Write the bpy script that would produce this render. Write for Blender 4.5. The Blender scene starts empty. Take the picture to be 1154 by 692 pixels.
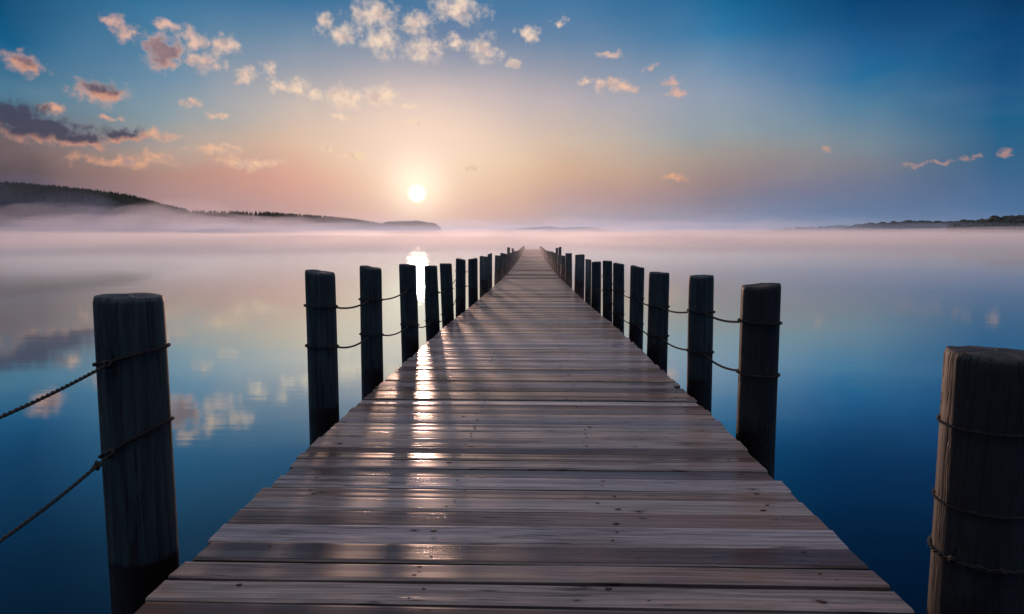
import bpy, bmesh, math, random
from mathutils import Vector, Matrix, noise

random.seed(7)
R = math.radians
PI = math.pi
sc = bpy.context.scene
COL = sc.collection

# ------------------------------------------------------------------ camera
FPX, CX, CY = 770.0, 577.0, 346.0
CAMH = 2.27                       # eye height above the water
PITCH = math.atan(79 / FPX)
YAW = math.atan(23 / FPX * math.cos(PITCH))
cam_d = bpy.data.cameras.new("camera")
cam = bpy.data.objects.new("camera", cam_d)
COL.objects.link(cam)
cam.location = (0.03, 0, CAMH)
cam.rotation_euler = (PI / 2 - PITCH, 0, YAW)
cam_d.lens = 36.0 * FPX / 1154.0
cam_d.sensor_width = 36
cam_d.clip_start = 0.05
cam_d.clip_end = 20000
sc.camera = cam
CM = cam.rotation_euler.to_matrix()
CI = CM.transposed()


def pdir(px, py):
    return (CM @ Vector(((px - CX) / FPX, (CY - py) / FPX, -1))).normalized()


def azel(px, py):
    d = pdir(px, py)
    return math.degrees(math.atan2(d.x, d.y)), math.degrees(math.asin(d.z))


def proj(p):
    q = CI @ (Vector(p) - cam.location)
    return CX + FPX * q.x / -q.z, CY - FPX * q.y / -q.z


def lin(r, g, b, a=1.0):
    f = lambda c: (c / 255 / 12.92) if c / 255 <= 0.04045 else ((c / 255 + 0.055) / 1.055) ** 2.4
    return (f(r), f(g), f(b), a)


SUN_AZ, SUN_EL = azel(470, 218)

# ------------------------------------------------------------------ render settings
sc.view_settings.view_transform = 'Standard'
sc.view_settings.look = 'None'
sc.view_settings.gamma = 1
sc.view_settings.exposure = 0
sc.view_settings.use_curve_mapping = False
sc.render.engine = 'CYCLES'
cy = sc.cycles
cy.use_denoising = True
cy.volume_bounces = 5
cy.max_bounces = 8
cy.diffuse_bounces = 2
cy.glossy_bounces = 3
cy.sample_clamp_indirect = 4
cy.sample_clamp_direct = 0


# ------------------------------------------------------------------ node helpers
class NT:
    def __init__(self, tree):
        self.t = tree
        self.n = tree.nodes
        self.l = tree.links
        self.n.clear()

    def put(self, sock, v):
        if isinstance(v, bpy.types.NodeSocket):
            self.l.new(v, sock)
        elif v is not None:
            sock.default_value = v

    def math(self, op, a, b=None, c=None, clamp=False):
        n = self.n.new('ShaderNodeMath')
        n.operation = op
        n.use_clamp = clamp
        self.put(n.inputs[0], a)
        if b is not None: self.put(n.inputs[1], b)
        if c is not None: self.put(n.inputs[2], c)
        return n.outputs[0]

    def vm(self, op, a, b=None, c=None, out=0):
        n = self.n.new('ShaderNodeVectorMath')
        n.operation = op
        self.put(n.inputs[0], a)
        if b is not None: self.put(n.inputs[1], b)
        if c is not None: self.put(n.inputs[2], c)
        return n.outputs[out]

    def mix(self, fac, a, b, mode='MIX'):
        n = self.n.new('ShaderNodeMix')
        n.data_type = 'RGBA'
        n.blend_type = mode
        n.clamp_factor = True
        self.put(n.inputs[0], fac)
        self.put(n.inputs[6], a)
        self.put(n.inputs[7], b)
        return n.outputs[2]

    def ramp(self, fac, stops, interp='LINEAR'):
        n = self.n.new('ShaderNodeValToRGB')
        n.color_ramp.interpolation = interp
        e = n.color_ramp.elements
        while len(e) > 1: e.remove(e[-1])
        e[0].position = stops[0][0]
        e[0].color = stops[0][1]
        for p, c in stops[1:]:
            k = e.new(p)
            k.color = c
        self.put(n.inputs[0], fac)
        return n.outputs[0]

    def maprange(self, v, a, b, c=0.0, d=1.0, kind='SMOOTHSTEP'):
        n = self.n.new('ShaderNodeMapRange')
        n.interpolation_type = kind
        self.put(n.inputs[0], v)
        for i, x in zip((1, 2, 3, 4), (a, b, c, d)): self.put(n.inputs[i], x)
        return n.outputs[0]

    def noise(self, vec, scale, detail=3.0, rough=0.55, out=0, dist=0.0, w=None):
        n = self.n.new('ShaderNodeTexNoise')
        if w is not None:
            n.noise_dimensions = '4D'
            self.put(n.inputs['W'], w)
        self.put(n.inputs['Vector'], vec)
        n.inputs['Scale'].default_value = scale
        n.inputs['Detail'].default_value = detail
        n.inputs['Roughness'].default_value = rough
        n.inputs['Distortion'].default_value = dist
        return n.outputs[out]

    def gauss(self, v, c, s):                       # exp(-((v-c)/s)^2)
        t = self.math('MULTIPLY', self.math('SUBTRACT', v, c), 1.0 / s)
        t = self.math('MULTIPLY', t, t)
        return self.math('EXPONENT', self.math('MULTIPLY', t, -1.0))

    def comb(self, x, y, z):
        n = self.n.new('ShaderNodeCombineXYZ')
        for i, v in enumerate((x, y, z)): self.put(n.inputs[i], v)
        return n.outputs[0]

    def sep(self, v):
        n = self.n.new('ShaderNodeSeparateXYZ')
        self.put(n.inputs[0], v)
        return n.outputs


def g1(v):
    return (v, v, v, 1)


# ------------------------------------------------------------------ sky
world = bpy.data.worlds.new("World")
sc.world = world
world.use_nodes = True
W = NT(world.node_tree)
tc = W.n.new('ShaderNodeTexCoord')
D = W.vm('NORMALIZE', tc.outputs['Generated'])
dx, dy, dz = W.sep(D)[:3]
el = W.math('MULTIPLY', W.math('ARCSINE', dz), 180 / PI)
az = W.math('MULTIPLY', W.math('ARCTAN2', dx, dy), 180 / PI)
elp = W.math('MAXIMUM', el, 0.0)

P = W.comb(az, el, 0.0)
soft = W.vm('SUBTRACT', W.noise(P, 0.09, 3.0, 0.55, out=1), (0.5, 0.5, 0.5))
azs, els, _ = W.sep(W.vm('MULTIPLY_ADD', soft, (7.0, 2.4, 0.0), P))
# colour of the clear sky by direction: one elevation ramp per compass bearing, blended in azimuth; the bright zenith is added fill
SKY = [
    (-400, [(260, (70, 80, 104)), (200, (60, 78, 104)), (120, (50, 88, 120)), (40, (10, 74, 112)), (5, (4, 66, 104))]),
    (25, [(260, (88, 84, 104)), (205, (86, 76, 90)), (190, (93, 78, 82)), (165, (112, 92, 92)), (135, (84, 100, 116)), (100, (70, 120, 146)),
          (45, (8, 94, 138)), (5, (0, 78, 122))]),
    (175, [(260, (160, 136, 146)), (215, (165, 130, 130)), (190, (172, 134, 122)), (165, (180, 158, 145)), (130, (140, 158, 166)),
           (90, (108, 144, 170)), (40, (76, 128, 162)), (5, (48, 114, 156))]),
    (340, [(260, (196, 165, 166)), (230, (207, 160, 150)), (200, (224, 164, 143)), (160, (224, 190, 165)), (120, (206, 190, 180)),
           (75, (152, 160, 174)), (40, (108, 140, 168)), (5, (60, 116, 158))]),
    (490, [(260, (214, 176, 168)), (235, (234, 182, 158)), (210, (246, 204, 160)), (180, (250, 222, 186)), (150, (242, 213, 190)),
           (110, (206, 189, 188)), (80, (165, 165, 178)), (40, (108, 132, 164)), (5, (76, 122, 162))]),
    (635, [(260, (178, 170, 186)), (245, (184, 166, 174)), (220, (197, 161, 154)), (190, (216, 178, 150)), (160, (214, 190, 170)),
           (120, (192, 180, 182)), (80, (150, 156, 172)), (40, (104, 136, 168)), (5, (72, 122, 164))]),
    (800, [(260, (150, 156, 182)), (225, (140, 131, 145)), (203, (156, 134, 134)), (178, (164, 152, 144)), (150, (150, 162, 168)),
           (110, (142, 158, 178)), (80, (108, 144, 176)), (40, (46, 120, 166)), (5, (18, 104, 152))]),
    (965, [(260, (106, 136, 170)), (240, (88, 120, 158)), (210, (106, 118, 146)), (185, (124, 128, 140)), (160, (118, 138, 152)),
           (120, (84, 130, 160)), (85, (34, 110, 156)), (60, (18, 96, 148)), (5, (0, 70, 122))]),
    (1125, [(260, (74, 118, 160)), (240, (66, 112, 156)), (210, (62, 104, 146)), (170, (42, 98, 136)), (130, (14, 94, 138)),
            (90, (4, 80, 130)), (40, (0, 68, 120)), (5, (0, 56, 100))]),
    (1600, [(260, (50, 90, 134)), (200, (40, 86, 130)), (120, (12, 76, 122)), (5, (2, 56, 100))]),
]
els_n = W.math('MULTIPLY', els, 1 / 90.0)
sky = None
prev = None
for px, col in SKY:
    st = []
    for yy_, c in col:
        d_ = pdir(min(1140, max(10, px)), yy_)
        st.append((max(0.0, math.degrees(math.asin(d_.z)) / 90), lin(*c)))
    top = lin(*col[-1][1])
    st.append((26 / 90, tuple(top[q_] * (.55, .60, .66, 1)[q_] for q_ in range(4))))
    st.append((38 / 90, tuple(top[q_] * (.40, .40, .50, 1)[q_] for q_ in range(4))))
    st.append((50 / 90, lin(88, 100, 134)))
    st.append((62 / 90, (1.30, 1.27, 1.46, 1)))  # unseen overhead sky, brightness invented to fill light onto deck and mist
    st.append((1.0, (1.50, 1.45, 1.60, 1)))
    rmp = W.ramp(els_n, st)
    a_ = {-400: -75, 1600: 75}.get(px, azel(px, 180)[0])
    if sky is None: sky = rmp
    else: sky = W.mix(W.maprange(azs, prev, a_, kind='LINEAR'), sky, rmp)
    prev = a_

# faint high veils
cir = W.noise(W.vm('MULTIPLY', P, (0.35, 1.0, 1.0)), 0.16, 4.0, 0.6, dist=0.6)
sky = W.mix(W.math('MULTIPLY', W.math('MULTIPLY', W.maprange(cir, 0.45, 0.75), W.maprange(el, 17, 8)), 0.10), sky, lin(170, 176, 196))


def sgl(caz, cel, sa, se):
    return W.math('MULTIPLY', W.gauss(az, caz, sa), W.gauss(el, cel, se))


sky = W.mix(W.math('MULTIPLY', sgl(SUN_AZ + .3, SUN_EL + 2.6, 6.0, 5.0), 0.80), sky, lin(255, 224, 204))
sky = W.mix(W.math('MULTIPLY', sgl(SUN_AZ, SUN_EL + .6, 2.2, 2.2), 0.85), sky, (1.3, 1.08, 0.82, 1))

# clouds: warped angular coordinates, then the nearest of a list of soft ellipses
wn = W.vm('SUBTRACT', W.noise(P, 0.75, 5.0, 0.62, out=1), (0.5, 0.5, 0.5))
PW = W.vm('MULTIPLY_ADD', wn, (3.0, 1.8, 0.0), P)
fine = W.noise(P, 1.4, 5.0, 0.60)

PALE = [(130, 22, 10, 6), (141, 36, 13, 8), (184, 58, 20, 20), (190, 30, 17, 5), (218, 46, 12, 9), (250, 49, 17, 10),
        (232, 71, 17, 10), (278, 86, 10, 9), (300, 77, 8, 8), (310, 96, 9, 7), (334, 97, 15, 9), (352, 104, 10, 6),
        (27, 72, 18, 10), (113, 105, 25, 11), (60, 122, 12, 6), (218, 118, 8, 6), (246, 129, 11, 4),
        (184, 153, 20, 6), (178, 177, 15, 5), (242, 168, 24, 5), (283, 182, 34, 6), (140, 182, 48, 5), (122, 131, 9, 4),
        (368, 25, 11, 11), (388, 38, 18, 12), (420, 15, 26, 16), (430, 46, 19, 18), (470, 27, 19, 13), (475, 56, 22, 14),
        (515, 11, 32, 15), (545, 56, 19, 14), (578, 70, 7, 7), (515, 48, 11, 8), (388, 110, 20, 12), (430, 108, 19, 11),
        (462, 122, 9, 3.5), (470, 139, 17, 4), (385, 131, 12, 4), (400, 174, 14, 5), (530, 188, 14, 5), (368, 168, 8, 4),
        (595, 38, 11, 9), (690, 62, 13, 5), (630, 26, 8, 4), (685, 95, 15, 7), (704, 100, 13, 7), (757, 91, 9, 5),
        (763, 102, 10, 4), (735, 77, 7, 4), (660, 92, 8, 4), (930, 169, 8, 3), (1030, 187, 10, 2.2), (1060, 183, 11, 2.2),
        (1090, 178, 7, 2.4), (1133, 173, 7, 3), (758, 201, 14, 2.6)]
DARK = [(12, 128, 36, 13), (48, 146, 40, 12), (88, 157, 26, 8), (138, 152, 24, 8), (116, 103, 19, 8), (184, 60, 15, 14), (28, 72, 13, 6)]


def chain(pts, vec):
    acc = None
    for px, py, rx, ry in pts:
        a, e = azel(px, py)
        sx, sy = 13.6 / (rx * 1.2 + 1), 13.6 / (ry * 1.15 + .6)
        o = W.vm('MULTIPLY_ADD', vec, (sx, sy, 0), (-a * sx, -e * sy, 0))
        d = W.vm('LENGTH', o, out=1)
        acc = d if acc is None else W.math('MINIMUM', acc, d)
    return acc


def cmask(d, lo=-0.08, hi=1.0, k=1.55):
    return W.maprange(W.math('ADD', W.math('SUBTRACT', 1.0, d), W.math('MULTIPLY', W.math('SUBTRACT', fine, 0.52), k)), lo, hi)


dp = chain(PALE, PW)
mp = cmask(dp)
# towards the sun they are pale, away from it they are orange
nearsun = W.maprange(W.math('ABSOLUTE', W.math('SUBTRACT', az, SUN_AZ)), 6, 24)
lowf = W.maprange(el, 5, 14)
litc = W.mix(nearsun, lin(255, 226, 200), lin(238, 182, 158))
litc = W.mix(lowf, W.mix(nearsun, lin(255, 220, 180), lin(236, 168, 130)), litc)
shadn = W.maprange(W.noise(P, 0.9, 4.0, 0.6), 0.40, 0.66)
greyc = W.mix(nearsun, lin(196, 170, 168), lin(150, 132, 142))
pc = W.mix(W.math('MULTIPLY', W.math('MULTIPLY', shadn, W.maprange(dp, 0.9, 0.2)), 0.75), litc, greyc)
sky = W.mix(W.math('MULTIPLY', mp, W.maprange(az, 6, 26, 0.88, 0.5)), sky, pc)

dd = chain(DARK, PW)
mdk = cmask(dd, 0.0, 0.6)
du = chain(DARK, W.vm('ADD', PW, (0.2, -0.42, 0.0)))
rim = W.maprange(du, 0.55, 1.15)
dcol = W.mix(rim, W.mix(W.maprange(el, 9, 13), lin(62, 62, 84), lin(128, 108, 118)), lin(204, 146, 126))
sky = W.mix(W.math('MULTIPLY', mdk, 0.86), sky, dcol)

# the sun's own disc
r2 = W.math('SQRT', W.math('ADD', W.math('POWER', W.math('SUBTRACT', az, SUN_AZ), 2.0),
                           W.math('POWER', W.math('SUBTRACT', el, SUN_EL), 2.0)))
disc = W.maprange(r2, 0.9, 0.0)
sky = W.mix(disc, sky, (3.0, 2.6, 2.0, 1))

nish = W.n.new('ShaderNodeTexSky')
nish.sky_type = 'NISHITA'
nish.sun_disc = False
nish.sun_elevation = R(SUN_EL)
nish.sun_rotation = R(SUN_AZ)
nish.air_density = 1.0
nish.dust_density = 1.5
bgn = W.n.new('ShaderNodeBackground')
W.put(bgn.inputs[0], nish.outputs[0])
bgn.inputs[1].default_value = 0.0002
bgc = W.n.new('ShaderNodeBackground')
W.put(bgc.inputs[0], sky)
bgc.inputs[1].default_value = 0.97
add = W.n.new('ShaderNodeAddShader')
W.l.new(bgn.outputs[0], add.inputs[0])
W.l.new(bgc.outputs[0], add.inputs[1])
wo = W.n.new('ShaderNodeOutputWorld')
W.l.new(add.outputs[0], wo.inputs[0])
world.cycles.sampling_method = 'MANUAL'
world.cycles.sample_map_resolution = 1024

# sun lamp, in the direction of the disc
sl = bpy.data.lights.new("sun", 'SUN')
sl.energy = 2.4
sl.angle = R(1.9)
sl.color = (1.0, 0.60, 0.44)
so = bpy.data.objects.new("sun", sl)
COL.objects.link(so)
sdir = Vector((math.sin(R(SUN_AZ)) * math.cos(R(SUN_EL)), math.cos(R(SUN_AZ)) * math.cos(R(SUN_EL)), math.sin(R(SUN_EL))))
so.rotation_euler = sdir.to_track_quat('Z', 'Y').to_euler()
so.location = sdir * 50


# ------------------------------------------------------------------ material helpers
def mat(name):
    m = bpy.data.materials.new(name)
    m.use_nodes = True
    t = NT(m.node_tree)
    out = t.n.new('ShaderNodeOutputMaterial')
    return m, t, out


def bsdf(t, out, **kw):
    b = t.n.new('ShaderNodeBsdfPrincipled')
    for k, v in kw.items():
        t.put(b.inputs[k.replace('_', ' ')], v)
    t.l.new(b.outputs[0], out.inputs[0])
    return b


def bump(t, h, strength, dist):
    b = t.n.new('ShaderNodeBump')
    b.inputs['Strength'].default_value = strength
    b.inputs['Distance'].default_value = dist
    t.put(b.inputs['Height'], h)
    return b.outputs[0]


def objcoord(t):
    return t.n.new('ShaderNodeTexCoord').outputs['Object']


def island(t):
    return t.n.new('ShaderNodeNewGeometry').outputs['Random Per Island']


# weathered planks
def mat_deck():
    m, t, out = mat('weathered planks')
    c = objcoord(t)
    isl = island(t)
    off = t.comb(t.math('MULTIPLY', isl, 97.0), t.math('MULTIPLY', isl, 31.0), t.math('MULTIPLY', isl, 53.0))
    p = t.vm('ADD', c, off)
    warp = t.noise(t.vm('MULTIPLY', p, (0.9, 4.0, 4.0)), 1.0, 3.0, out=1)
    pw = t.vm('MULTIPLY_ADD', warp, (0.1, 0.05, 0.05), p)
    grain = t.noise(t.vm('MULTIPLY', pw, (1.3, 60.0, 60.0)), 1.0, 6.0, 0.65)
    fineg = t.noise(t.vm('MULTIPLY', pw, (5.0, 260.0, 260.0)), 1.0, 4.0, 0.6)
    blot = t.noise(t.vm('MULTIPLY', p, (0.7, 3.0, 3.0)), 1.3, 5.0, 0.6)
    tone = t.ramp(isl, [(0.0, lin(84, 70, 64)), (0.11, lin(128, 120, 118)), (0.22, lin(98, 86, 80)), (0.33, lin(148, 142, 140)),
                        (0.43, lin(108, 90, 80)), (0.53, lin(132, 128, 130)), (0.62, lin(72, 58, 53)), (0.70, lin(118, 104, 96)), (0.8, lin(140, 130, 122)), (0.9, lin(90, 80, 78))], 'CONSTANT')
    colr = t.mix(t.maprange(grain, 0.36, 0.66), t.mix(1.0, tone, (0.50, 0.47, 0.46, 1), 'MULTIPLY'), tone)
    colr = t.mix(1.0, colr, (1.16, 1.10, 1.12, 1), 'MULTIPLY')
    colr = t.mix(t.math('MULTIPLY', t.maprange(blot, 0.46, 0.7), 0.55), colr, lin(62, 50, 46))
    colr = t.mix(t.math('MULTIPLY', t.maprange(fineg, 0.56, 0.75), 0.5), colr, lin(40, 32, 30))
    # knots
    vo = t.n.new('ShaderNodeTexVoronoi')
    vo.voronoi_dimensions = '2D'
    t.put(vo.inputs['Vector'], t.vm('MULTIPLY', pw, (1.0, 2.4, 0.0)))
    vo.inputs['Scale'].default_value = 1.25
    kn = t.maprange(vo.outputs['Distance'], 0.026, 0.012)
    knr = t.maprange(vo.outputs['Distance'], 0.07, 0.02)
    colr = t.mix(t.math('MULTIPLY', knr, 0.35), colr, lin(70, 52, 44))
    colr = t.mix(t.math('MULTIPLY', kn, 0.9), colr, lin(26, 19, 17))
    # worn drying cracks
    crk = t.noise(t.vm('MULTIPLY', pw, (0.8, 34.0, 0.0)), 1.0, 2.0, 0.4)
    crk = t.maprange(t.math('ABSOLUTE', t.math('SUBTRACT', crk, 0.5)), 0.02, 0.003)
    crk = t.math('MULTIPLY', crk, t.maprange(blot, 0.40, 0.54))
    colr = t.mix(t.math('MULTIPLY', crk, 0.8), colr, lin(22, 18, 18))
    rough = t.math('ADD', t.maprange(blot, 0.3, 0.7, 0.20, 0.36), t.math('MULTIPLY', t.math('FRACT', t.math('MULTIPLY', isl, 13.7)), 0.24))
    rough = t.math('ADD', rough, t.math('MULTIPLY', t.maprange(grain, 0.4, 0.7), 0.08))
    h = t.math('ADD', t.math('MULTIPLY', grain, 1.0), t.math('MULTIPLY', fineg, 0.35))
    h = t.math('SUBTRACT', h, t.math('MULTIPLY', crk, 1.2))
    h = t.math('SUBTRACT', h, t.math('MULTIPLY', kn, 0.8))
    n = bump(t, h, 0.6, 0.00045)
    # a film of dew: a smooth coat, thicker on some boards and in the hollows
    rnd2 = t.math('FRACT', t.math('MULTIPLY', isl, 7.31))
    cw = t.math('ADD', t.maprange(t.noise(t.vm('MULTIPLY', pw, (0.8, 9.0, 3.0)), 1.0, 4.0, 0.6), 0.35, 0.62, 0.16, 0.45), t.math('MULTIPLY', t.math('POWER', rnd2, 2.0), 0.30))
    cr = t.math('ADD', t.maprange(fineg, 0.3, 0.7, 0.13, 0.22), t.math('MULTIPLY', rnd2, 0.06))
    b = bsdf(t, out, Base_Color=colr, Roughness=t.math('ADD', rough, 0.25), IOR=1.45, Normal=n)
    b.inputs['Specular IOR Level'].default_value = 0.12
    t.put(b.inputs['Coat Weight'], t.math('MULTIPLY', cw, 1.0, clamp=True))
    t.put(b.inputs['Coat Roughness'], cr)
    b.inputs['Coat IOR'].default_value = 1.7
    t.put(b.inputs['Coat Normal'], bump(t, h, 0.5, 0.00025))
    return m


def mat_nail():
    m, t, out = mat('rusty nail heads')
    n = t.noise(objcoord(t), 90.0, 3.0)
    bsdf(t, out, Base_Color=t.mix(n, lin(20, 15, 14), lin(60, 36, 26)), Roughness=0.7, Metallic=0.3)
    return m


def mat_beam():
    m, t, out = mat('dark wet beam')
    n = t.noise(t.vm('MULTIPLY', objcoord(t), (14.0, 0.8, 14.0)), 2.0, 5.0)
    bsdf(t, out, Base_Color=t.mix(n, lin(24, 18, 17), lin(66, 54, 48)), Roughness=0.55, Normal=bump(t, n, 0.5, 0.01))
    return m


def mat_post(name, ca, cb, seed):
    m, t, out = mat(name)
    c = objcoord(t)
    oi = t.n.new('ShaderNodeObjectInfo')
    p = t.vm('ADD', c, t.comb(t.math('MULTIPLY', oi.outputs['Random'], 17.0), seed, 0.0))
    warp = t.noise(p, 3.0, 3.0, out=1)
    pw = t.vm('MULTIPLY_ADD', warp, (0.035, 0.035, 0.0), p)
    grain = t.noise(t.vm('MULTIPLY', pw, (46.0, 46.0, 1.6)), 1.0, 6.0, 0.62)
    crk = t.noise(t.vm('MULTIPLY', pw, (20.0, 20.0, 0.5)), 1.0, 3.0, 0.5)
    crk = t.maprange(t.math('ABSOLUTE', t.math('SUBTRACT', crk, 0.5)), 0.022, 0.004)
    blot = t.noise(p, 3.5, 5.0, 0.6)
    base = t.mix(t.maprange(grain, 0.34, 0.66), ca, cb)
    base = t.mix(t.math('MULTIPLY', t.maprange(blot, 0.5, 0.72), 0.6), base, lin(40, 54, 54))
    base = t.mix(t.math('MULTIPLY', crk, 0.9), base, lin(16, 13, 12))
    geo = t.n.new('ShaderNodeNewGeometry')
    wz = t.sep(geo.outputs['Position'])[2]
    edge = t.math('ADD', wz, t.math('MULTIPLY', t.math('SUBTRACT', t.noise(p, 9.0, 4.0), 0.5), 0.05))
    wet = t.maprange(edge, 0.895, 0.868)
    base = t.mix(wet, base, t.mix(grain, lin(17, 9, 9), lin(34, 21, 18)))
    rough = t.math('SUBTRACT', t.maprange(blot, 0.3, 0.7, 0.6, 0.8), t.math('MULTIPLY', wet, 0.2))
    h = t.math('SUBTRACT', t.math('MULTIPLY', grain, 0.7), t.math('MULTIPLY', crk, 1.1))
    bsdf(t, out, Base_Color=base, Roughness=rough, Normal=bump(t, h, 0.8, 0.010))
    return m


def mat_rope():
    m, t, out = mat('tarred rope')
    n = t.noise(objcoord(t), 60.0, 4.0)
    bsdf(t, out, Base_Color=t.mix(n, lin(12, 11, 12), lin(36, 30, 28)), Roughness=0.85, Normal=bump(t, n, 0.5, 0.003))
    return m


def mat_water():
    m, t, out = mat('still lake water')
    c = objcoord(t)
    big = t.noise(t.vm('MULTIPLY', c, (0.018, 0.05, 1.0)), 1.0, 3.0, 0.5)
    ripl = t.noise(t.vm('MULTIPLY', c, (1.3, 6.0, 1.0)), 1.0, 3.0, 0.55, dist=0.3)
    swell = t.noise(t.vm('MULTIPLY', c, (0.12, 0.5, 1.0)), 1.0, 2.0, 0.5)
    amp = t.maprange(big, 0.45, 0.7, 0.25, 1.0)
    h = t.math('ADD', t.math('MULTIPLY', ripl, t.math('MULTIPLY', amp, 0.0045)), t.math('MULTIPLY', swell, 0.007))
    n = bump(t, h, 0.6, 1.0)
    gl = t.n.new('ShaderNodeBsdfGlossy')
    gl.distribution = 'GGX'
    gl.inputs['Roughness'].default_value = 0.038
    t.put(gl.inputs['Color'], (0.74, 0.93, 0.98, 1))
    t.put(gl.inputs['Normal'], n)
    df = t.n.new('ShaderNodeBsdfDiffuse')
    t.put(df.inputs['Color'], (0.001, 0.012, 0.024, 1))
    lw = t.n.new('ShaderNodeLayerWeight')
    lw.inputs['Blend'].default_value = 0.5
    fac = t.ramp(lw.outputs['Facing'], [(0.0, g1(0.06)), (0.5, g1(0.13)), (0.63, g1(0.31)), (0.75, g1(0.68)), (0.83, g1(0.94)), (1.0, g1(1.0))])
    mx = t.n.new('ShaderNodeMixShader')
    t.put(mx.inputs[0], fac)
    t.l.new(df.outputs[0], mx.inputs[1])
    t.l.new(gl.outputs[0], mx.inputs[2])
    t.l.new(mx.outputs[0], out.inputs[0])
    return m


def mat_plain(name, a, b, scale, rough=0.9):
    m, t, out = mat(name)
    n = t.noise(objcoord(t), scale, 4.0)
    bsdf(t, out, Base_Color=t.mix(n, a, b), Roughness=rough)
    return m


def mat_leaf(name, a, b):
    m, t, out = mat(name)
    isl = island(t)
    bsdf(t, out, Base_Color=t.mix(isl, a, b), Roughness=0.85)
    return m


def mat_volume(name, density, color=(1, 1, 1, 1), g=0.3):
    m, t, out = mat(name)
    v = t.n.new('ShaderNodeVolumePrincipled')
    v.inputs['Color'].default_value = color
    v.inputs['Density'].default_value = density
    v.inputs['Anisotropy'].default_value = g
    t.l.new(v.outputs[0], out.inputs['Volume'])
    return m


M_DECK, M_NAIL, M_BEAM = mat_deck(), mat_nail(), mat_beam()
M_POSTA = mat_post('weathered teal post', lin(24, 34, 39), lin(48, 63, 67), 0.0)
M_POSTB = mat_post('weathered brown post', lin(13, 14, 17), lin(28, 26, 27), 5.0)
M_ROPE = mat_rope()


# ------------------------------------------------------------------ object helpers
def link(name, me, mats=(), parent=None, loc=None):
    o = bpy.data.objects.new(name, me)
    COL.objects.link(o)
    for mm in mats: me.materials.append(mm)
    if parent: o.parent = parent
    if loc: o.location = loc
    return o


def tag(o, label=None, cat=None, group=None, kind=None):
    if label: o['label'] = label
    if cat: o['category'] = cat
    if group: o['group'] = group
    if kind: o['kind'] = kind
    return o


def from_data(name, verts, faces, smooth=False):
    me = bpy.data.meshes.new(name)
    me.from_pydata(verts, [], faces)
    me.update()
    if smooth:
        for p in me.polygons: p.use_smooth = True
    return me


def grid_box(V, F, x0, x1, y0, y1, z0, z1):
    b = len(V)
    V += [(x0, y0, z0), (x1, y0, z0), (x1, y1, z0), (x0, y1, z0), (x0, y0, z1), (x1, y0, z1), (x1, y1, z1), (x0, y1, z1)]
    F += [(b, b + 3, b + 2, b + 1), (b + 4, b + 5, b + 6, b + 7), (b, b + 1, b + 5, b + 4), (b + 1, b + 2, b + 6, b + 5),
          (b + 2, b + 3, b + 7, b + 6), (b + 3, b, b + 4, b + 7)]


# ------------------------------------------------------------------ pier
def interp(tbl, x):
    if x <= tbl[0][0]: return tbl[0][1]
    for (a, b), (c, d) in zip(tbl, tbl[1:]):
        if x <= c:
            k = (x - a) / (c - a)
            k = k * k * (3 - 2 * k) * 0.3 + k * 0.7
            return b + (d - b) * k
    return tbl[-1][1]


ZD = [(0, 0.90), (5, 0.87), (8.4, 0.815), (16, 0.665), (30, 0.50), (60, 0.40), (110, 0.38)]
WD = [(0, 1.45), (12, 1.44), (22, 1.30), (35, 1.18), (60, 1.08), (110, 1.04)]
deckz = lambda y: interp(ZD, y)
deckw = lambda y: interp(WD, y)
PIER_END = 108.0

pier = bpy.data.objects.new('wooden_pier', None)
COL.objects.link(pier)
tag(pier, 'long straight weathered plank pier running out over the lake into the mist', 'pier')

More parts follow.
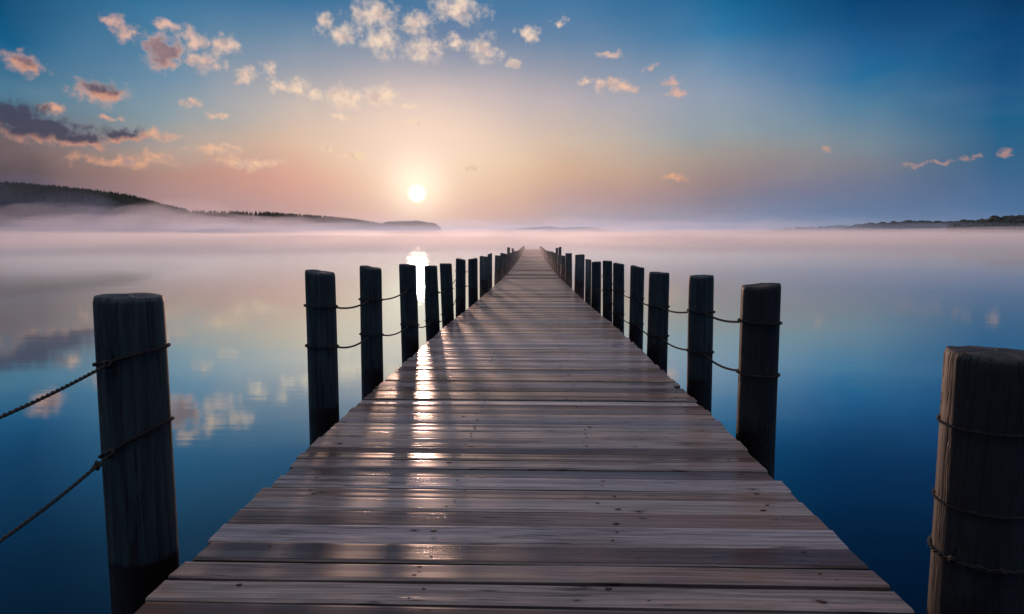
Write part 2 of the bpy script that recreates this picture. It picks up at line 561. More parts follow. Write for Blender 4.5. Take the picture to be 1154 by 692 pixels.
V, F, MI = [], [], []
rng = random.Random(11)
y = -2.4
idx = 0
nails = []
while y < PIER_END:
    wd = rng.choice((0.13, 0.15, 0.155, 0.165, 0.18)) + rng.uniform(-0.006, 0.006)
    gap = rng.choice((0.007, 0.011, 0.016, 0.022))
    zt = deckz(y + wd / 2) + rng.uniform(-0.004, 0.005)
    w = deckw(y)
    xl, xr = -w + rng.gauss(0, 0.010), w + rng.gauss(0, 0.010)
    if 6.3 < y < 6.5: xr -= 0.05
    skew = rng.uniform(-0.006, 0.006)
    tilt = rng.uniform(-0.0045, 0.0045)
    near = y < 16
    # lengthwise stations with a slow bow, rounded cross section
    nx = 15 if near else 3
    prof = [(0, -0.042), (0, -0.007), (0.006, -0.001), (0.02, 0.0)] if near else [(0, -0.042), (0, -0.001)]
    sect = []
    for u, v in prof: sect.append((u, v, -1))
    if near: sect.append((wd / 2, rng.uniform(-0.003, 0.001), 0))
    for u, v in reversed(prof): sect.append((wd - u, v, 1))
    ns = len(sect)
    b = len(V)
    ph, am = rng.uniform(0, 6), rng.uniform(0, 0.006)
    rough1 = rng.uniform(0, 50)
    for i in range(nx + 1):
        s = i / nx
        if near:                                    # pull end stations close to the ends
            s = 0.5 - 0.5 * math.cos(PI * s) if 0 < i < nx else s
        x = xl + (xr - xl) * s
        bow = am * math.sin(ph + s * 5)
        for (u, v, side) in sect:
            jy = 0.0
            if near:
                jy = 0.0035 * noise.noise(Vector((x * 3.1, rough1 + side * 7, y)))
            V.append((x, y + u + bow + skew * (s - .5) * 2 + jy, zt + v + tilt * (u / wd - .5) * 2 + (0.0025 * noise.noise(Vector((x * 1.3, rough1, 3))) if near else 0)))
    for i in range(nx):
        for j in range(ns):
            a0, a1 = b + i * ns + j, b + i * ns + (j + 1) % ns
            F.append((a0, a1, a1 + ns, a0 + ns))
            MI.append(0)
    F.append(tuple(b + j for j in reversed(range(ns)))); MI.append(0)
    F.append(tuple(b + nx * ns + j for j in range(ns))); MI.append(0)
    if y < 22:
        for bx in (-1.22, -0.42, 0.42, 1.22):
            for u in (0.28, 0.74):
                if rng.random() < 0.5:
                    nails.append((bx + rng.uniform(-0.09, 0.09), y + wd * u + rng.uniform(-0.012, 0.012), zt + 0.001, rng.choice((0.005, 0.006, 0.008, 0.011))))
    y += wd + gap
    idx += 1
# sunken dark nail heads, a shallow disc with a ragged rim
for nx_, ny_, nz_, nr in nails:
    b = len(V)
    k = 9
    for i in range(k):
        a = 2 * PI * i / k
        rr = nr * rng.uniform(0.8, 1.3)
        V.append((nx_ + rr * 1.4 * math.cos(a), ny_ + rr * math.sin(a), nz_))
    V.append((nx_, ny_, nz_ + 0.0022))
    for i in range(k):
        F.append((b + i, b + (i + 1) % k, b + k)); MI.append(1)
me = from_data('deck', V, F)
me.materials.append(M_DECK); me.materials.append(M_NAIL)
for p_, mi in zip(me.polygons, MI): p_.material_index = mi
dk = link('deck', me, (), pier)
dk['label'] = 'grey brown weathered cross planks with nails and knots'

for bx in (-1.22, -0.42, 0.42, 1.22):
    V, F = [], []
    ys = [-2.4 + i * 2.0 for i in range(56)]
    for i, yy in enumerate(ys):
        k = deckw(yy) / 1.45
        z = deckz(yy) - 0.052
        for (ox, oz) in ((-0.05, 0), (0.05, 0), (0.05, -0.2), (-0.05, -0.2)):
            V.append((bx * k + ox, yy, z + oz))
    for i in range(len(ys) - 1):
        for j in range(4):
            a0, a1 = i * 4 + j, i * 4 + (j + 1) % 4
            F.append((a0, a1, a1 + 4, a0 + 4))
    F.append((3, 2, 1, 0)); n_ = (len(ys) - 1) * 4
    F.append((n_, n_ + 1, n_ + 2, n_ + 3))
    bo = link('stringer', from_data('stringer', V, F), (M_BEAM,), pier)
# cross beams and piles that carry the pier
cb = pl = None
yy = 1.0
while yy < PIER_END - 2:
    w = deckw(yy)
    V, F = [], []
    z = deckz(yy) - 0.256
    grid_box(V, F, -w + .04, w - .04, yy - .07, yy + .07, z - .18, z)
    link('cross_beam', from_data('cross_beam', V, F), (M_BEAM,), pier)
    for s in (-1, 1):
        V, F = [], []
        px_, k = s * (w - .3), 12
        for zz in (-1.2, z - .182):
            for i in range(k):
                a = 2 * PI * i / k
                V.append((px_ + .1 * math.cos(a), yy + .1 * math.sin(a), zz))
        for i in range(k): F.append((i, (i + 1) % k, k + (i + 1) % k, k + i))
        F.append(tuple(range(k, 2 * k)))
        link('pile', from_data('pile', V, F, False), (M_BEAM,), pier)
    yy += 6.0


# ------------------------------------------------------------------ posts
def make_post(x, y, ztop, r, seed, m, slant=0.0, lean=(0, 0), flat=1.0, hi=True):
    rg = random.Random(seed)
    k = 40 if hi else 12
    zb = -1.4
    L = ztop - zb
    zs = [0, .3, .5, .7, .8, .88, .94, .975, .992, 1.0] if hi else [0, .6, 1.0]
    V, F = [], []
    grooves = [(rg.uniform(0, 2 * PI), rg.uniform(0.004, 0.014), rg.uniform(0.04, 0.08)) for _ in range(5)]
    rots = rg.uniform(0, 2 * PI)
    for s in zs:
        z = L * s
        for i in range(k):
            a = 2 * PI * i / k
            rr = r * (1.03 - 0.05 * s)
            rr *= 1 + 0.035 * noise.noise(Vector((math.cos(a) * 1.5 + seed, math.sin(a) * 1.5, s * 3))) + 0.02 * math.sin(3 * a + rots)
            if hi:
                for ga, gd, gw in grooves:
                    dlt = (a - ga + PI) % (2 * PI) - PI
                    rr -= gd * r * 5 * math.exp(-(dlt / gw) ** 2) * (0.3 + 0.7 * s ** 3)
            if s == 1.0: rr *= 0.955
            X, Y = rr * math.cos(a), rr * flat * math.sin(a)
            zz = z
            if s > .9:
                zz += slant * X / r * 0.022 + (0.006 if hi else 0.012) * noise.noise(Vector((X * 14, Y * 14, seed)))
            V.append((X + lean[0] * z, Y + lean[1] * z, zz))
    n = len(zs)
    for j in range(n - 1):
        for i in range(k):
            a0, a1 = j * k + i, j * k + (i + 1) % k
            F.append((a0, a1, a1 + k, a0 + k))
    # top: inner ring + centre
    b = len(V)
    for i in range(k):
        vx, vy, vz = V[(n - 1) * k + i]
        V.append((lean[0] * L + (vx - lean[0] * L) * .5, lean[1] * L + (vy - lean[1] * L) * .5, vz + rg.uniform(-.002, .002) + .003))
    V.append((lean[0] * L, lean[1] * L, L + .006))
    for i in range(k):
        a0, a1 = (n - 1) * k + i, (n - 1) * k + (i + 1) % k
        F.append((a0, a1, b + (i + 1) % k, b + i))
        F.append((b + i, b + (i + 1) % k, b + k))
    me = from_data('wooden_post', V, F, False)
    for f_ in me.polygons[:(n - 1) * k]: f_.use_smooth = True
    return link('wooden_post', me, (m,), None, (x, y, zb))


def solve_y(px, side, yref=None):
    lo, hi = 1.2, 140.0
    for _ in range(60):
        mid = (lo + hi) / 2
        X = side * (deckw(mid) + 0.245)
        u, _v = proj((X, mid, CAMH - 0.9))
        lat = (u - 600) * side
        if lat > abs(px - 600): lo = mid
        else: hi = mid
    return (lo + hi) / 2


def ztop_for(px_y, X, Y):
    lo, hi = 0.0, 3.0
    for _ in range(50):
        mid = (lo + hi) / 2
        if proj((X, Y, mid))[1] > px_y: lo = mid
        else: hi = mid
    return (lo + hi) / 2


G = 'round timber posts standing along both sides of the pier'
LEFT = [  # px centre, top py, width px, lean
    (155, 333, 74, 0), (363, 306, 34, 0), (418.5, 301, 25, 0.0), (461.5, 298, 20, -0.015), (487, 299.5, 16, -0.015), (504, 297, 14, -0.02),
    (519, 292, 11.5, 0.02), (533, 291.5, 11, 0), (545.5, 289, 10.5, 0.01), (552, 286, 5.5, 0), (561, 288, 8, 0.02), (567, 285.5, 7, 0),
    (573, 279, 3.5, 0), (578, 280, 2.6, 0)]
RIGHT = [
    (1112, 397, 100, 0), (854.5, 321, 43, 0), (789.5, 310.5, 28, 0), (742, 307, 23, 0), (717.5, 300.5, 16, 0), (697.5, 297, 13, 0),
    (685, 294, 11, -0.02), (672, 295, 11, 0), (663, 292.5, 7, 0), (653, 287, 11.5, 0), (641, 285.5, 8, 0), (631, 278.5, 3.5, 0), (627.5, 279.5, 3, 0)]
ords = ['', 'second', 'third', 'fourth', 'fifth', 'sixth', 'seventh', 'eighth', 'ninth', 'tenth', 'eleventh', 'twelfth', 'thirteenth', 'fourteenth']
POSTS = {'l': [], 'r': []}
LBL = {
    ('l', 0): 'big dark post nearest the camera left of the pier, two ropes running off it',
    ('l', 1): 'second post from the front on the left, dark foot hidden by the plank ends',
    ('l', 2): 'third post from the front on the left, teal grey with a dark wet foot',
    ('l', 3): 'fourth post from the front on the left, just below the sun glitter',
    ('l', 6): 'seventh post on the left, narrow and leaning toward the pier',
    ('l', 12): 'thin tall pole rising above the far left posts in the mist',
    ('l', 13): 'thinnest pole beside the thin tall one, far left row in the mist',
    ('r', 0): 'thickest round post cut by the right edge, warm light down its left side',
    ('r', 1): 'dark post right of the pier with a rope knot and a bent hook end',
    ('r', 2): 'third post from the front on the right, ropes on both sides of it',
    ('r', 11): 'thin tall pole standing above the far right posts in the mist',
    ('r', 12): 'shorter thin pole right beside the thin tall one, far right row',
}
ii = 0
for key, side, rows in (('l', -1, LEFT), ('r', 1, RIGHT)):
    for k, (px, py, wpx, lean) in enumerate(rows):
        Y = solve_y(px, side)
        X = side * (deckw(Y) + 0.245)
        zt = ztop_for(py, X, Y)
        r = wpx * Y / FPX / 2
        L = zt + 1.4
        m = M_POSTB if key == 'r' and k in (0, 1) else M_POSTA
        lx = lean + (random.uniform(-.014, .014) if k > 1 else 0)
        o = make_post(X - lx * L * .7, Y, zt, r, 31 * k + (7 if side > 0 else 0), m, slant=random.uniform(-1, 1) * (1 if k else .4),
                      lean=(lx, 0), hi=k < 8)
        name = 'left' if side < 0 else 'right'
        lb = LBL.get((key, k)) or f'{ords[k]} post from the front in the row {name} of the pier'
        tag(o, lb, 'post', G)
        POSTS[key].append((X, Y, zt, r, o))
        ii += 1
# the far run of posts, fading away
for key, side in (('l', -1), ('r', 1)):
    name = 'left' if side < 0 else 'right'
    Y = POSTS[key][-3][1] + (2.5 if side < 0 else 3.0)
    proto = None
    rg = random.Random(5 + side)
    while Y < PIER_END - 1:
        X = side * (deckw(Y) + 0.22)
        h = interp([(30, 0.92), (45, 0.80), (70, .55), (110, .50)], Y) * rg.uniform(0.93, 1.05)
        zt = deckz(Y) + h
        if proto is None:
            proto = make_post(X, Y, zt, 0.14, 900 + side, M_POSTA, hi=False)
            o = proto
            z0 = zt
        else:
            o = proto.copy()
            COL.objects.link(o)
            o.location = (X, Y, -1.4)
            o.scale = (rg.uniform(.8, 1.1), rg.uniform(.8, 1.1), (zt + 1.4) / (z0 + 1.4))
            o.rotation_euler = (0, rg.uniform(-.012, .012), rg.uniform(0, 6))
        tag(o, f'small faded post in the closely packed misty far end of the {name} row', 'post', f'far misty posts of the {name} row')
        Y += rg.uniform(2.3, 3.4)


# ------------------------------------------------------------------ ropes
def tube(V, F, pts, r, k=6, taper=False):
    b = len(V)
    n = len(pts)
    up0 = Vector((0.13, 0.21, 0.97))
    for i, p in enumerate(pts):
        t_ = (pts[min(i + 1, n - 1)] - pts[max(i - 1, 0)]).normalized()
        s = t_.cross(up0)
        if s.length < .05: s = t_.cross(Vector((1, 0, 0)))
        s.normalize()
        u = s.cross(t_)
        for j in range(k):
            a = 2 * PI * j / k
            V.append(tuple(p + (s * math.cos(a) + u * math.sin(a)) * r))
    for i in range(n - 1):
        for j in range(k):
            a0, a1 = b + i * k + j, b + i * k + (j + 1) % k
            F.append((a0, a1, a1 + k, a0 + k))
    F.append(tuple(b + j for j in reversed(range(k))))
    F.append(tuple(b + (n - 1) * k + j for j in range(k)))


def twisted(V, F, path, r, pitch, strands=2):
    # path: list of Vectors; resample evenly then wind the strands round it
    seg = [0.0]
    for a, b_ in zip(path, path[1:]): seg.append(seg[-1] + (b_ - a).length)
    L = seg[-1]
    n = max(8, int(L / pitch * 9))
    pts, j = [], 0
    for i in range(n + 1):
        d = L * i / n
        while j < len(seg) - 2 and seg[j + 1] < d: j += 1
        k = (d - seg[j]) / max(1e-6, seg[j + 1] - seg[j])
        pts.append(path[j].lerp(path[j + 1], k))
    for s in range(strands):
        out = []
        for i, p in enumerate(pts):
            t_ = (pts[min(i + 1, n)] - pts[max(i - 1, 0)]).normalized()
            sd = t_.cross(Vector((0.05, 0.1, 1))).normalized()
            u = sd.cross(t_)
            a = 2 * PI * (L * i / n) / pitch + 2 * PI * s / strands
            out.append(p + (sd * math.cos(a) + u * math.sin(a)) * r * .62)
        tube(V, F, out, r * .62, 5)


def knot(V, F, c, s, rg):
    # a little overhand lump: two small loops
    for q_ in range(3):
        ax = Vector((rg.uniform(-1, 1), rg.uniform(-1, 1), rg.uniform(-1, 1))).normalized()
        e1 = ax.orthogonal().normalized()
        e2 = ax.cross(e1)
        pts = [c + (e1 * math.cos(a) + e2 * math.sin(a)) * s for a in [i * 2 * PI / 10 for i in range(11)]]
        tube(V, F, pts, s * .42, 5)


def wrap(V, F, P_, z, ang0, ang1, turns, r, tilt, rg, tail=0.03):
    X, Y, zt, pr, o = P_
    path = []
    n = 40 * max(1, int(abs(turns))) 
    tot = ang1 - ang0
    for i in range(n + 1):
        a = ang0 + tot * i / n
        rr = pr + r * .8
        path.append(Vector((X + rr * math.cos(a), Y + rr * math.sin(a), z + tilt * math.cos(a) + 0.012 * math.sin(a * .37 + 1))))
    twisted(V, F, path, r, r * 7)


def rope_span(A, B, za, zb, sag, r, label, seed, wrapA=True, wrapB=False, knots=(0.07,), group=None, z_tilt=0.0):
    rg = random.Random(seed)
    V, F = [], []
    ax, ay = A[0], A[1]
    bx, by = B[0], B[1]
    pa = Vector((ax, ay, za))
    pb = Vector((bx, by, zb))
    d = (pb - pa); d.z = 0; d.normalize()
    sa, sb = pa + d * (A[3] + r * .4), pb - d * (B[3] + r * .4)
    pts = []
    for i in range(25):
        s = i / 24
        p = sa.lerp(sb, s)
        p.z -= sag * 4 * s * (1 - s)
        pts.append(p)
    twisted(V, F, pts, r, r * 7)
    for kd in knots:
        s = kd
        p = sa.lerp(sb, s); p.z -= sag * 4 * s * (1 - s)
        knot(V, F, p, r * 2.3, rg)
    a0 = math.atan2(d.y, d.x)
    if wrapA:
        wrap(V, F, A, za, a0, a0 + 2 * PI, 1, r, z_tilt, rg)
    if wrapB:
        wrap(V, F, B, zb, a0 + PI, a0 + PI + 2 * PI, 1, r, 0.0, rg)
    o = link('rope', from_data('rope', V, F, True), (M_ROPE,))
    tag(o, label, 'rope', group or 'ropes strung from post to post')
    return o


LP, RP = POSTS['l'], POSTS['r']
cz = lambda v: CAMH - v
# nearest left post: ropes run out past the frame to a post beside the camera
X0, Y0 = -1.86, 0.55
zt0 = LP[0][2] + 0.02
p0 = make_post(X0, Y0, zt0, 0.135, 77, M_POSTA)
tag(p0, 'post beside the camera outside the left edge, holding the ends of two ropes', 'post', G)
P0 = (X0, Y0, zt0, 0.135, p0)


def z_at(P_, py):
    return ztop_for(py, P_[0], P_[1])


rope_span(LP[0], P0, z_at(LP[0], 402), z_at(LP[0], 402) - 0.02, 0.10, 0.0068, 'upper rope from the big left post running out of the left edge', 1, True, True, (0.01,), z_tilt=0.035)
rope_span(LP[0], P0, z_at(LP[0], 495), z_at(LP[0], 495) - 0.03, 0.15, 0.0068, 'lower knotted rope from the big left post running out of the left edge', 2, True, True, (0.015, 0.055), z_tilt=0.075)
left_up = [None, 345, 338, 326, 329, 325]
left_lo = [None, 390, 377, 366, 362, 355]
nth = ['nearest', 'second', 'third', 'fourth', 'fifth', 'sixth', 'seventh']
for i in range(1, 7):
    A, B = LP[i], LP[i + 1]
    rr = 0.0078 if i < 4 else 0.007
    za = z_at(A, left_up[i]) if i < 6 else A[2] - .28
    zb = z_at(B, left_up[i + 1]) if i + 1 < 6 else B[2] - .28
    rope_span(A, B, za, zb, 0.05, rr, f'upper rope between the {ords[i]} and {ords[i + 1]} left posts', 10 + i, True, False, (0.05,) if i < 4 else ())
    za = z_at(A, left_lo[i]) if i < 6 else A[2] - .62
    zb = z_at(B, left_lo[i + 1]) if i + 1 < 6 else B[2] - .62
    rope_span(A, B, za, zb, 0.07, rr, f'lower rope between the {ords[i]} and {ords[i + 1]} left posts', 20 + i, True, False, (0.06,) if i < 4 else ())
right_up = [None, 363, 351, 345, 336, 328]
right_lo = [None, 421, 396, 378, 365, 354]
for i in range(1, 7):
    A, B = RP[i], RP[i + 1]
    rr = 0.0085 if i < 4 else 0.007
    za = z_at(A, right_up[i]) if i < 6 else A[2] - .3
    zb = z_at(B, right_up[i + 1]) if i + 1 < 6 else B[2] - .3
    rope_span(A, B, za, zb, 0.045, rr, f'upper rope between the {ords[i]} and {ords[i + 1]} right posts', 30 + i, True, False, (0.03, .09) if i < 2 else ())
    za = z_at(A, right_lo[i]) if i < 6 else A[2] - .62
    zb = z_at(B, right_lo[i + 1]) if i + 1 < 6 else B[2] - .62
    rope_span(A, B, za, zb, 0.06, rr, f'lower rope between the {ords[i]} and {ords[i + 1]} right posts', 40 + i, True, False, (0.02,) if i < 2 else ())
# bands of wire round the big right post, stub ends on the second right post
for q_, (py, lb) in enumerate(((478, 'thin wire band high on the thick right edge post'), (565, 'thin wire band halfway down the thick right edge post'),
                              (622, 'frayed rope stub tied low on the thick right edge post'))):
    V, F = [], []
    P_ = RP[0]
    z = z_at(P_, py)
    wrap(V, F, P_, z, 0.3, 0.3 + 2 * PI, 1, 0.0045 if q_ < 2 else 0.007, 0.012, random.Random(3))
    if q_ == 2:
        for a in (3.6, 4.1, 4.5):
            knot(V, F, Vector((P_[0] + (P_[3] + .008) * math.cos(a), P_[1] + (P_[3] + .008) * math.sin(a), z + .004)), .012, random.Random(int(a * 10)))
    else:
        a = 3.9
        knot(V, F, Vector((P_[0] + (P_[3] + .006) * math.cos(a), P_[1] + (P_[3] + .006) * math.sin(a), z)), .009, random.Random(int(a * 10)))
    tag(link('wire_band' if q_ < 2 else 'rope', from_data('wire_band', V, F, True), (M_ROPE,)), lb, 'wire' if q_ < 2 else 'rope')

# ------------------------------------------------------------------ water and lake bed
def water_mesh():
    V, F = [], []
    k, rad = 96, [0.5, 5, 20, 80, 300, 1200, 4800]
    V.append((0, 0, 0))
    for r in rad:
        for i in range(k):
            a = 2 * PI * i / k
            V.append((r * math.cos(a), r * math.sin(a), 0))
    for i in range(k): F.append((0, 1 + i, 1 + (i + 1) % k))
    for j in range(len(rad) - 1):
        for i in range(k):
            a0, a1 = 1 + j * k + i, 1 + j * k + (i + 1) % k
            F.append((a0, a0 + k, a1 + k, a1))
    return from_data('water', V, F)


tag(link('water', water_mesh(), (mat_water(),)), kind='structure')


# ------------------------------------------------------------------ hills and forests
def ground_pt(px, dist):
    d = pdir(px, 267)
    h = Vector((d.x, d.y)).normalized()
    return Vector((h.x * dist, h.y * dist))


def ridge(name, prof, depth, m, back=1.0):
    # prof: (px, top py, distance); a rounded ridge rising out of the lake
    V, F = [], []
    cs = [(-1.0, -0.04), (-0.9, 0.03), (-.7, .22), (-.45, .55), (-.2, .86), (0, 1.0), (.3, .86), (.7, .45), (1.1, -0.05)]
    n = len(cs)
    pts = []
    for (a, b_) in zip(prof, prof[1:]):
        st = 8
        for i in range(st):
            k = i / st
            pts.append(tuple(a[j] + (b_[j] - a[j]) * k for j in range(3)))
    pts.append(prof[-1])
    for px, py, dist in pts:
        c = ground_pt(px, dist)
        d = c.normalized()
        h = max(0.5, rise(px, py, dist))
        dep = depth(h) if callable(depth) else depth
        for u, v in cs:
            nz = noise.noise(Vector((px * .05, u * 3, 1))) * .05 * h if 0 < v < 1 else 0
            V.append((c.x + d.x * u * dep, c.y + d.y * u * dep, v * h + nz))
    for i in range(len(pts) - 1):
        for j in range(n - 1):
            F.append((i * n + j, (i + 1) * n + j, (i + 1) * n + j + 1, i * n + j + 1))
    me = from_data(name, V, F, True)
    return link(name, me, (m,)), pts


def conifer(V, F, c, h, r, rg):
    k = 6
    for tier, (z0, z1, rr) in enumerate(((0.08, .55, 1.0), (.34, .8, .72), (.6, 1.0, .45))):
        b = len(V)
        ph = rg.uniform(0, 6)
        for i in range(k):
            a = ph + 2 * PI * i / k
            q_ = r * rr * rg.uniform(.7, 1.15)
            V.append((c[0] + q_ * math.cos(a), c[1] + q_ * math.sin(a), c[2] + h * (z0 + rg.uniform(-.04, .04))))
        V.append((c[0] + rg.uniform(-.1, .1) * r, c[1], c[2] + h * z1))
        for i in range(k): F.append((b + i, b + (i + 1) % k, b + k))


ICO = None


def broadleaf(V, F, c, h, r, rg):
    global ICO
    if ICO is None:
        bm = bmesh.new()
        bmesh.ops.create_icosphere(bm, subdivisions=2, radius=1)
        bm.verts.index_update()
        ICO = ([v.co.copy() for v in bm.verts], [[v.index for v in f.verts] for f in bm.faces])
        bm.free()
    for q_ in range(4):
        b = len(V)
        ox, oy = rg.uniform(-.5, .5) * r, rg.uniform(-.5, .5) * r
        zc = h * rg.uniform(.45, .78)
        s = r * rg.uniform(.45, .75)
        for v in ICO[0]:
            j = 1 + .42 * noise.noise(v * 2.6 + Vector((c[0], c[1], q_)))
            V.append((c[0] + ox + v.x * s * j, c[1] + oy + v.y * s * j, c[2] + zc + v.z * s * .85 * j))
        for f in ICO[1]: F.append(tuple(b + i for i in f))


def forest(name, prof, n, hgt, depth, kindf, m, seed, spread=0.8, trees_lift=0.75):
    rg = random.Random(seed)
    V, F = [], []
    for _ in range(n):
        # along the profile, uniformly in ground length
        i = rg.random() * (len(prof) - 1)
        a, b_ = prof[int(i)], prof[min(int(i) + 1, len(prof) - 1)]
        k = i - int(i)
        px, py, dist = (a[j] + (b_[j] - a[j]) * k for j in range(3))
        H = max(0.5, rise(px, py, dist))
        dep = depth(H)
        u = -abs(rg.gauss(0, .42)) * spread
        u = max(u, -.86)
        v = interp([(-1.0, -0.04), (-0.9, 0.03), (-.7, .22), (-.45, .55), (-.2, .86), (0, 1.0)], u)
        c = ground_pt(px, dist)
        d = c.normalized()
        hh = hgt * (rg.uniform(.86, 1.06) if kindf is conifer else rg.uniform(.62, 1.12))
        zt = v * H - 0.6
        kindf(V, F, (c.x + d.x * u * dep, c.y + d.y * u * dep, zt), hh, hh * rg.uniform(.2, .28) if kindf is conifer else hh * .5, rg)
    o = link(name, from_data(name, V, F), (m,))
    return o


M_HILL = mat_plain('hill forest floor', lin(30, 38, 28), lin(46, 52, 36), 0.05)
M_CON = mat_leaf('conifer foliage', lin(22, 34, 24), lin(52, 66, 44))
M_BRD = mat_leaf('broadleaf foliage', lin(16, 28, 24), lin(38, 52, 42))

HT = 12.0
def rise(px, py, dist):
    return CAMH + dist * math.tan(R(azel(px, py)[1]))


def hp(px, py, dist, tree):           # lower the ground so the tree tops reach py
    return (px, py + tree / dist * FPX * 0.80, dist)

hillL = [hp(-1500, 262, 1250, HT), hp(-900, 240, 900, HT), hp(-500, 212, 800, HT), hp(-260, 203, 760, HT), hp(-120, 203, 800, HT), hp(0, 207, 850, HT), hp(60, 211, 900, HT), hp(110, 216, 950, HT), hp(150, 221, 1000, HT),
         hp(180, 230, 1050, HT), hp(212, 237, 1100, HT)]
hillM = [hp(170, 236, 1300, HT), hp(212, 237.5, 1350, HT), hp(300, 239, 1450, HT), hp(350, 242, 1550, HT), hp(395, 246, 1650, HT), hp(432, 252, 1750, 11), hp(441, 249.5, 1780, 12),
         hp(470, 249, 1800, 12), hp(490, 252, 1850, 11), hp(497, 258, 1860, 9)]
dep1 = lambda h: h * 2.2 + 25
o, pts = ridge('hill', hillL, dep1, M_HILL); tag(o, kind='structure')
f1 = forest('forest', pts, 9500, HT, dep1, conifer, M_CON, 1)
tag(f1, kind='stuff', label='dark conifer wood covering the high hill on the left')
o, pts = ridge('hill', hillM, dep1, M_HILL); tag(o, kind='structure')
f2 = forest('forest', pts, 5500, HT, dep1, conifer, M_CON, 2)
tag(f2, kind='stuff', label='hazier conifer wood on the long low headland under the sun')

hillR1 = [hp(1072, 252.4, 620, 13), hp(1090, 248.4, 610, 13), hp(1125, 245.4, 600, 13), hp(1160, 244.4, 590, 13), hp(1260, 241.4, 580, 13), hp(1400, 238.4, 570, 13), hp(1600, 240, 640, 13), hp(2000, 252, 800, 13), hp(2600, 262, 1000, 13)]
hillR2 = [hp(950, 257.4, 900, 11), hp(968, 252.9, 900, 12), hp(1010, 248.9, 890, 13), hp(1045, 248.4, 880, 13), hp(1070, 251.4, 870, 12), hp(1085, 249.4, 865, 12), hp(1110, 249.4, 860, 12)]
hillR3 = [hp(870, 258.9, 1500, 9), hp(900, 255.9, 1500, 11), hp(930, 255.4, 1500, 11), hp(945, 253.9, 1500, 11), hp(957, 255.4, 1500, 11), hp(985, 254.4, 1500, 11)]
dep2 = lambda h: h * 2 + 30
for nm, prof, n, sd, lb in (('a', hillR1, 700, 3, 'dark leafy wood on the near shore at the right edge'), ('b', hillR2, 650, 4, 'bluish leafy wood along the far right shore'),
                            ('c', hillR3, 380, 5, 'faint distant wood at the left end of the right shore')):
    o, pts = ridge('hill', prof, dep2, M_HILL); tag(o, kind='structure')
    f = forest('forest', pts, n, 9.5, dep2, broadleaf, M_BRD, sd)
    tag(f, kind='stuff', label=lb)
# low hills across the lake
farh = [(548, 260.5, 2100), (580, 257.5, 2100), (600, 256.5, 2100), (618, 254.8, 2100), (632, 256.8, 2100), (650, 255.6, 2100), (672, 256.3, 2100), (686, 259, 2100), (694, 262, 2100)]
dep3 = lambda h: h * 6 + 40
o, pts = ridge('hill', farh, dep3, M_HILL); tag(o, kind='structure')
farh2 = [(480, 262, 3900), (520, 259.6, 3900), (560, 260.3, 3900), (590, 262, 3900)]
o, pts = ridge('hill', farh2, dep3, M_HILL); tag(o, kind='structure')
farh3 = [(700, 262.5, 4000), (760, 260.5, 4000), (830, 260.8, 4000), (880, 261, 4000), (910, 262, 4000)]
o, pts = ridge('hill', farh3, dep3, M_HILL); tag(o, kind='structure')


# ------------------------------------------------------------------ mist lying on the lake
def mist_sheet(name, top, amp, density, seed, r0=0, r1=1, low=1.0, ext=4300, color=(0.97, 0.97, 1, 1), g=0.52):
    V, F = [], []
    # polar grid centred on the pier so that near undulations are small and far ones large
    k = 120
    rad = [0, 12, 30, 60, 100, 160, 240, 340, 470, 640, 840, 1080, 1400, 1800, 2400, 3200, ext]
    n = len(rad)
    V.append((0, 0, low))
    for r in rad[1:]:
        for i in range(k):
            a = 2 * PI * i / k
            x, y_ = r * math.cos(a), r * math.sin(a)
            q_ = noise.noise(Vector((x / 130 + seed, y_ / 130, 0))) + .6 * noise.noise(Vector((x / 48, y_ / 48 + seed, 2)))
            k_ = min(1, max(0, (r - r0) / (r1 - r0)))
            base = low + (top - low) * k_
            V.append((x, y_, max(base * .4, base + amp * q_ * min(1, r / 150) * k_)))
    m_ = (n - 1) * k
    for i in range(k): F.append((0, 1 + i, 1 + (i + 1) % k))
    for j in range(n - 2):
        for i in range(k):
            a0, a1 = 1 + j * k + i, 1 + j * k + (i + 1) % k
            F.append((a0, a0 + k, a1 + k, a1))
    # bottom
    b = len(V)
    for i in range(k):
        a = 2 * PI * i / k
        V.append((ext * math.cos(a), ext * math.sin(a), -1.5))
    for i in range(k):
        a0, a1 = 1 + (n - 2) * k + i, 1 + (n - 2) * k + (i + 1) % k
        F.append((a0, b + i, b + (i + 1) % k, a1))
    F.append(tuple(b + i for i in reversed(range(k))))
    o = link(name, from_data(name, V, F), (mat_volume(name, density, color, g),))
    tag(o, kind='stuff')
    return o


MC = (0.97, 0.97, 1.0, 1)
MF = (0.50, 0.70, 1.0, 1)
mist_sheet('mist', 2.7, 0.5, 0.0032, 1, 10, 60, 0.3, color=MC)
mist_sheet('mist', 3.3, 0.9, 0.0024, 11, 20, 110, 0.3, color=MC)
mist_sheet('mist', 4.1, 1.4, 0.0018, 12, 30, 170, 0.3, color=MC)
mist_sheet('mist', 5.4, 2.2, 0.0016, 2, 40, 300, 0.4, color=MC)
mist_sheet('mist', 8.0, 4.0, 0.0014, 3, 80, 500, 0.35, color=MC)
mist_sheet('mist', 14.0, 8.0, 0.0007, 4, 130, 620, 0.3, color=MF)
mist_sheet('mist', 24.0, 14.0, 0.00026, 5, 240, 900, 0.25, color=MF)
mist_sheet('mist', 42.0, 22.0, 0.00012, 9, 400, 1300, 0.2, color=MF)


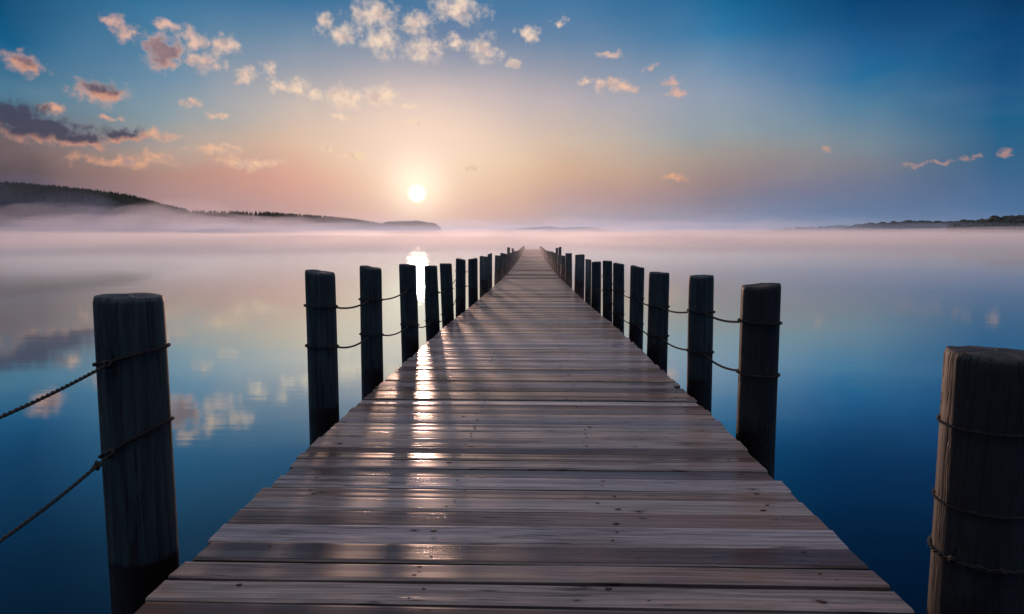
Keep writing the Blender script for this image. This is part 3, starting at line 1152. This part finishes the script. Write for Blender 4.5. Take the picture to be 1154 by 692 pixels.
def mist_bank(px, dist, w, d_, h, density, seed, colr=(0.40, 0.56, 0.95, 1)):
    bm = bmesh.new()
    bmesh.ops.create_icosphere(bm, subdivisions=4, radius=1)
    c = ground_pt(px, dist)
    dr = c.normalized()
    sd = Vector((dr.y, -dr.x))
    for v in bm.verts:
        p = v.co.copy()
        j = 1 + .5 * noise.noise(p * 1.5 + Vector((seed, 0, 0))) + .28 * noise.noise(p * 3.6 + Vector((0, seed, 0)))
        p *= j
        if p.z < 0: p.z *= .05
        q_ = c + sd * p.x * w + dr * p.y * d_
        v.co = Vector((q_.x, q_.y, p.z * h + .2))
    me = bpy.data.meshes.new('mist_bank')
    bm.to_mesh(me); bm.free()
    o = link('mist_bank', me, (mat_volume('mist bank', density, colr, 0.45),))
    tag(o, kind='stuff')
    return o


rb = random.Random(4)
for px_, w_, h_, dn in ((-80, 90, 44, .0022), (0, 70, 46, .0024), (40, 80, 34, .0028), (70, 55, 38, .0028), (98, 46, 36, .0046), (120, 32, 42, .0060), (140, 46, 34, .0060), (165, 50, 26, .0060),
                        (190, 45, 22, .0066), (214, 40, 20, .0052), (238, 44, 25, .0066), (262, 44, 18, .0052), (290, 60, 12, .0036), (330, 80, 9, .0026),
                        (375, 80, 8, .0026), (420, 90, 7, .0020), (470, 90, 7, .0018)):
    mist_bank(px_, rb.uniform(600, 720) + max(0, px_) * 1.2, w_, w_ * .8, h_, dn * .27, rb.uniform(0, 50))

for px_, ds_, w_, h_, dn in ((60, 260, 46, 4.2, .006), (170, 330, 60, 6.5, .005), (300, 280, 40, 5.0, .005), (380, 420, 60, 7.0, .0045), (520, 380, 44, 6.0, .005),
                             (660, 340, 46, 5.6, .005), (760, 460, 60, 6.6, .0045), (880, 380, 46, 4.8, .004), (240, 520, 70, 11.0, .0045), (120, 480, 60, 10.0, .0045)):
    mist_bank(px_, ds_, w_, w_ * .8, h_ * 2.0, dn, rb.uniform(0, 50), (0.86, 0.88, 1.0, 1))

# the air itself
V, F = [], []
grid_box(V, F, -5200, 5200, -5200, 5200, -2.5, 112)
hz = link('haze', from_data('haze', V, F), (mat_volume('haze', 0.00002, (0.95, 0.97, 1, 1), 0.3),))
tag(hz, kind='stuff')
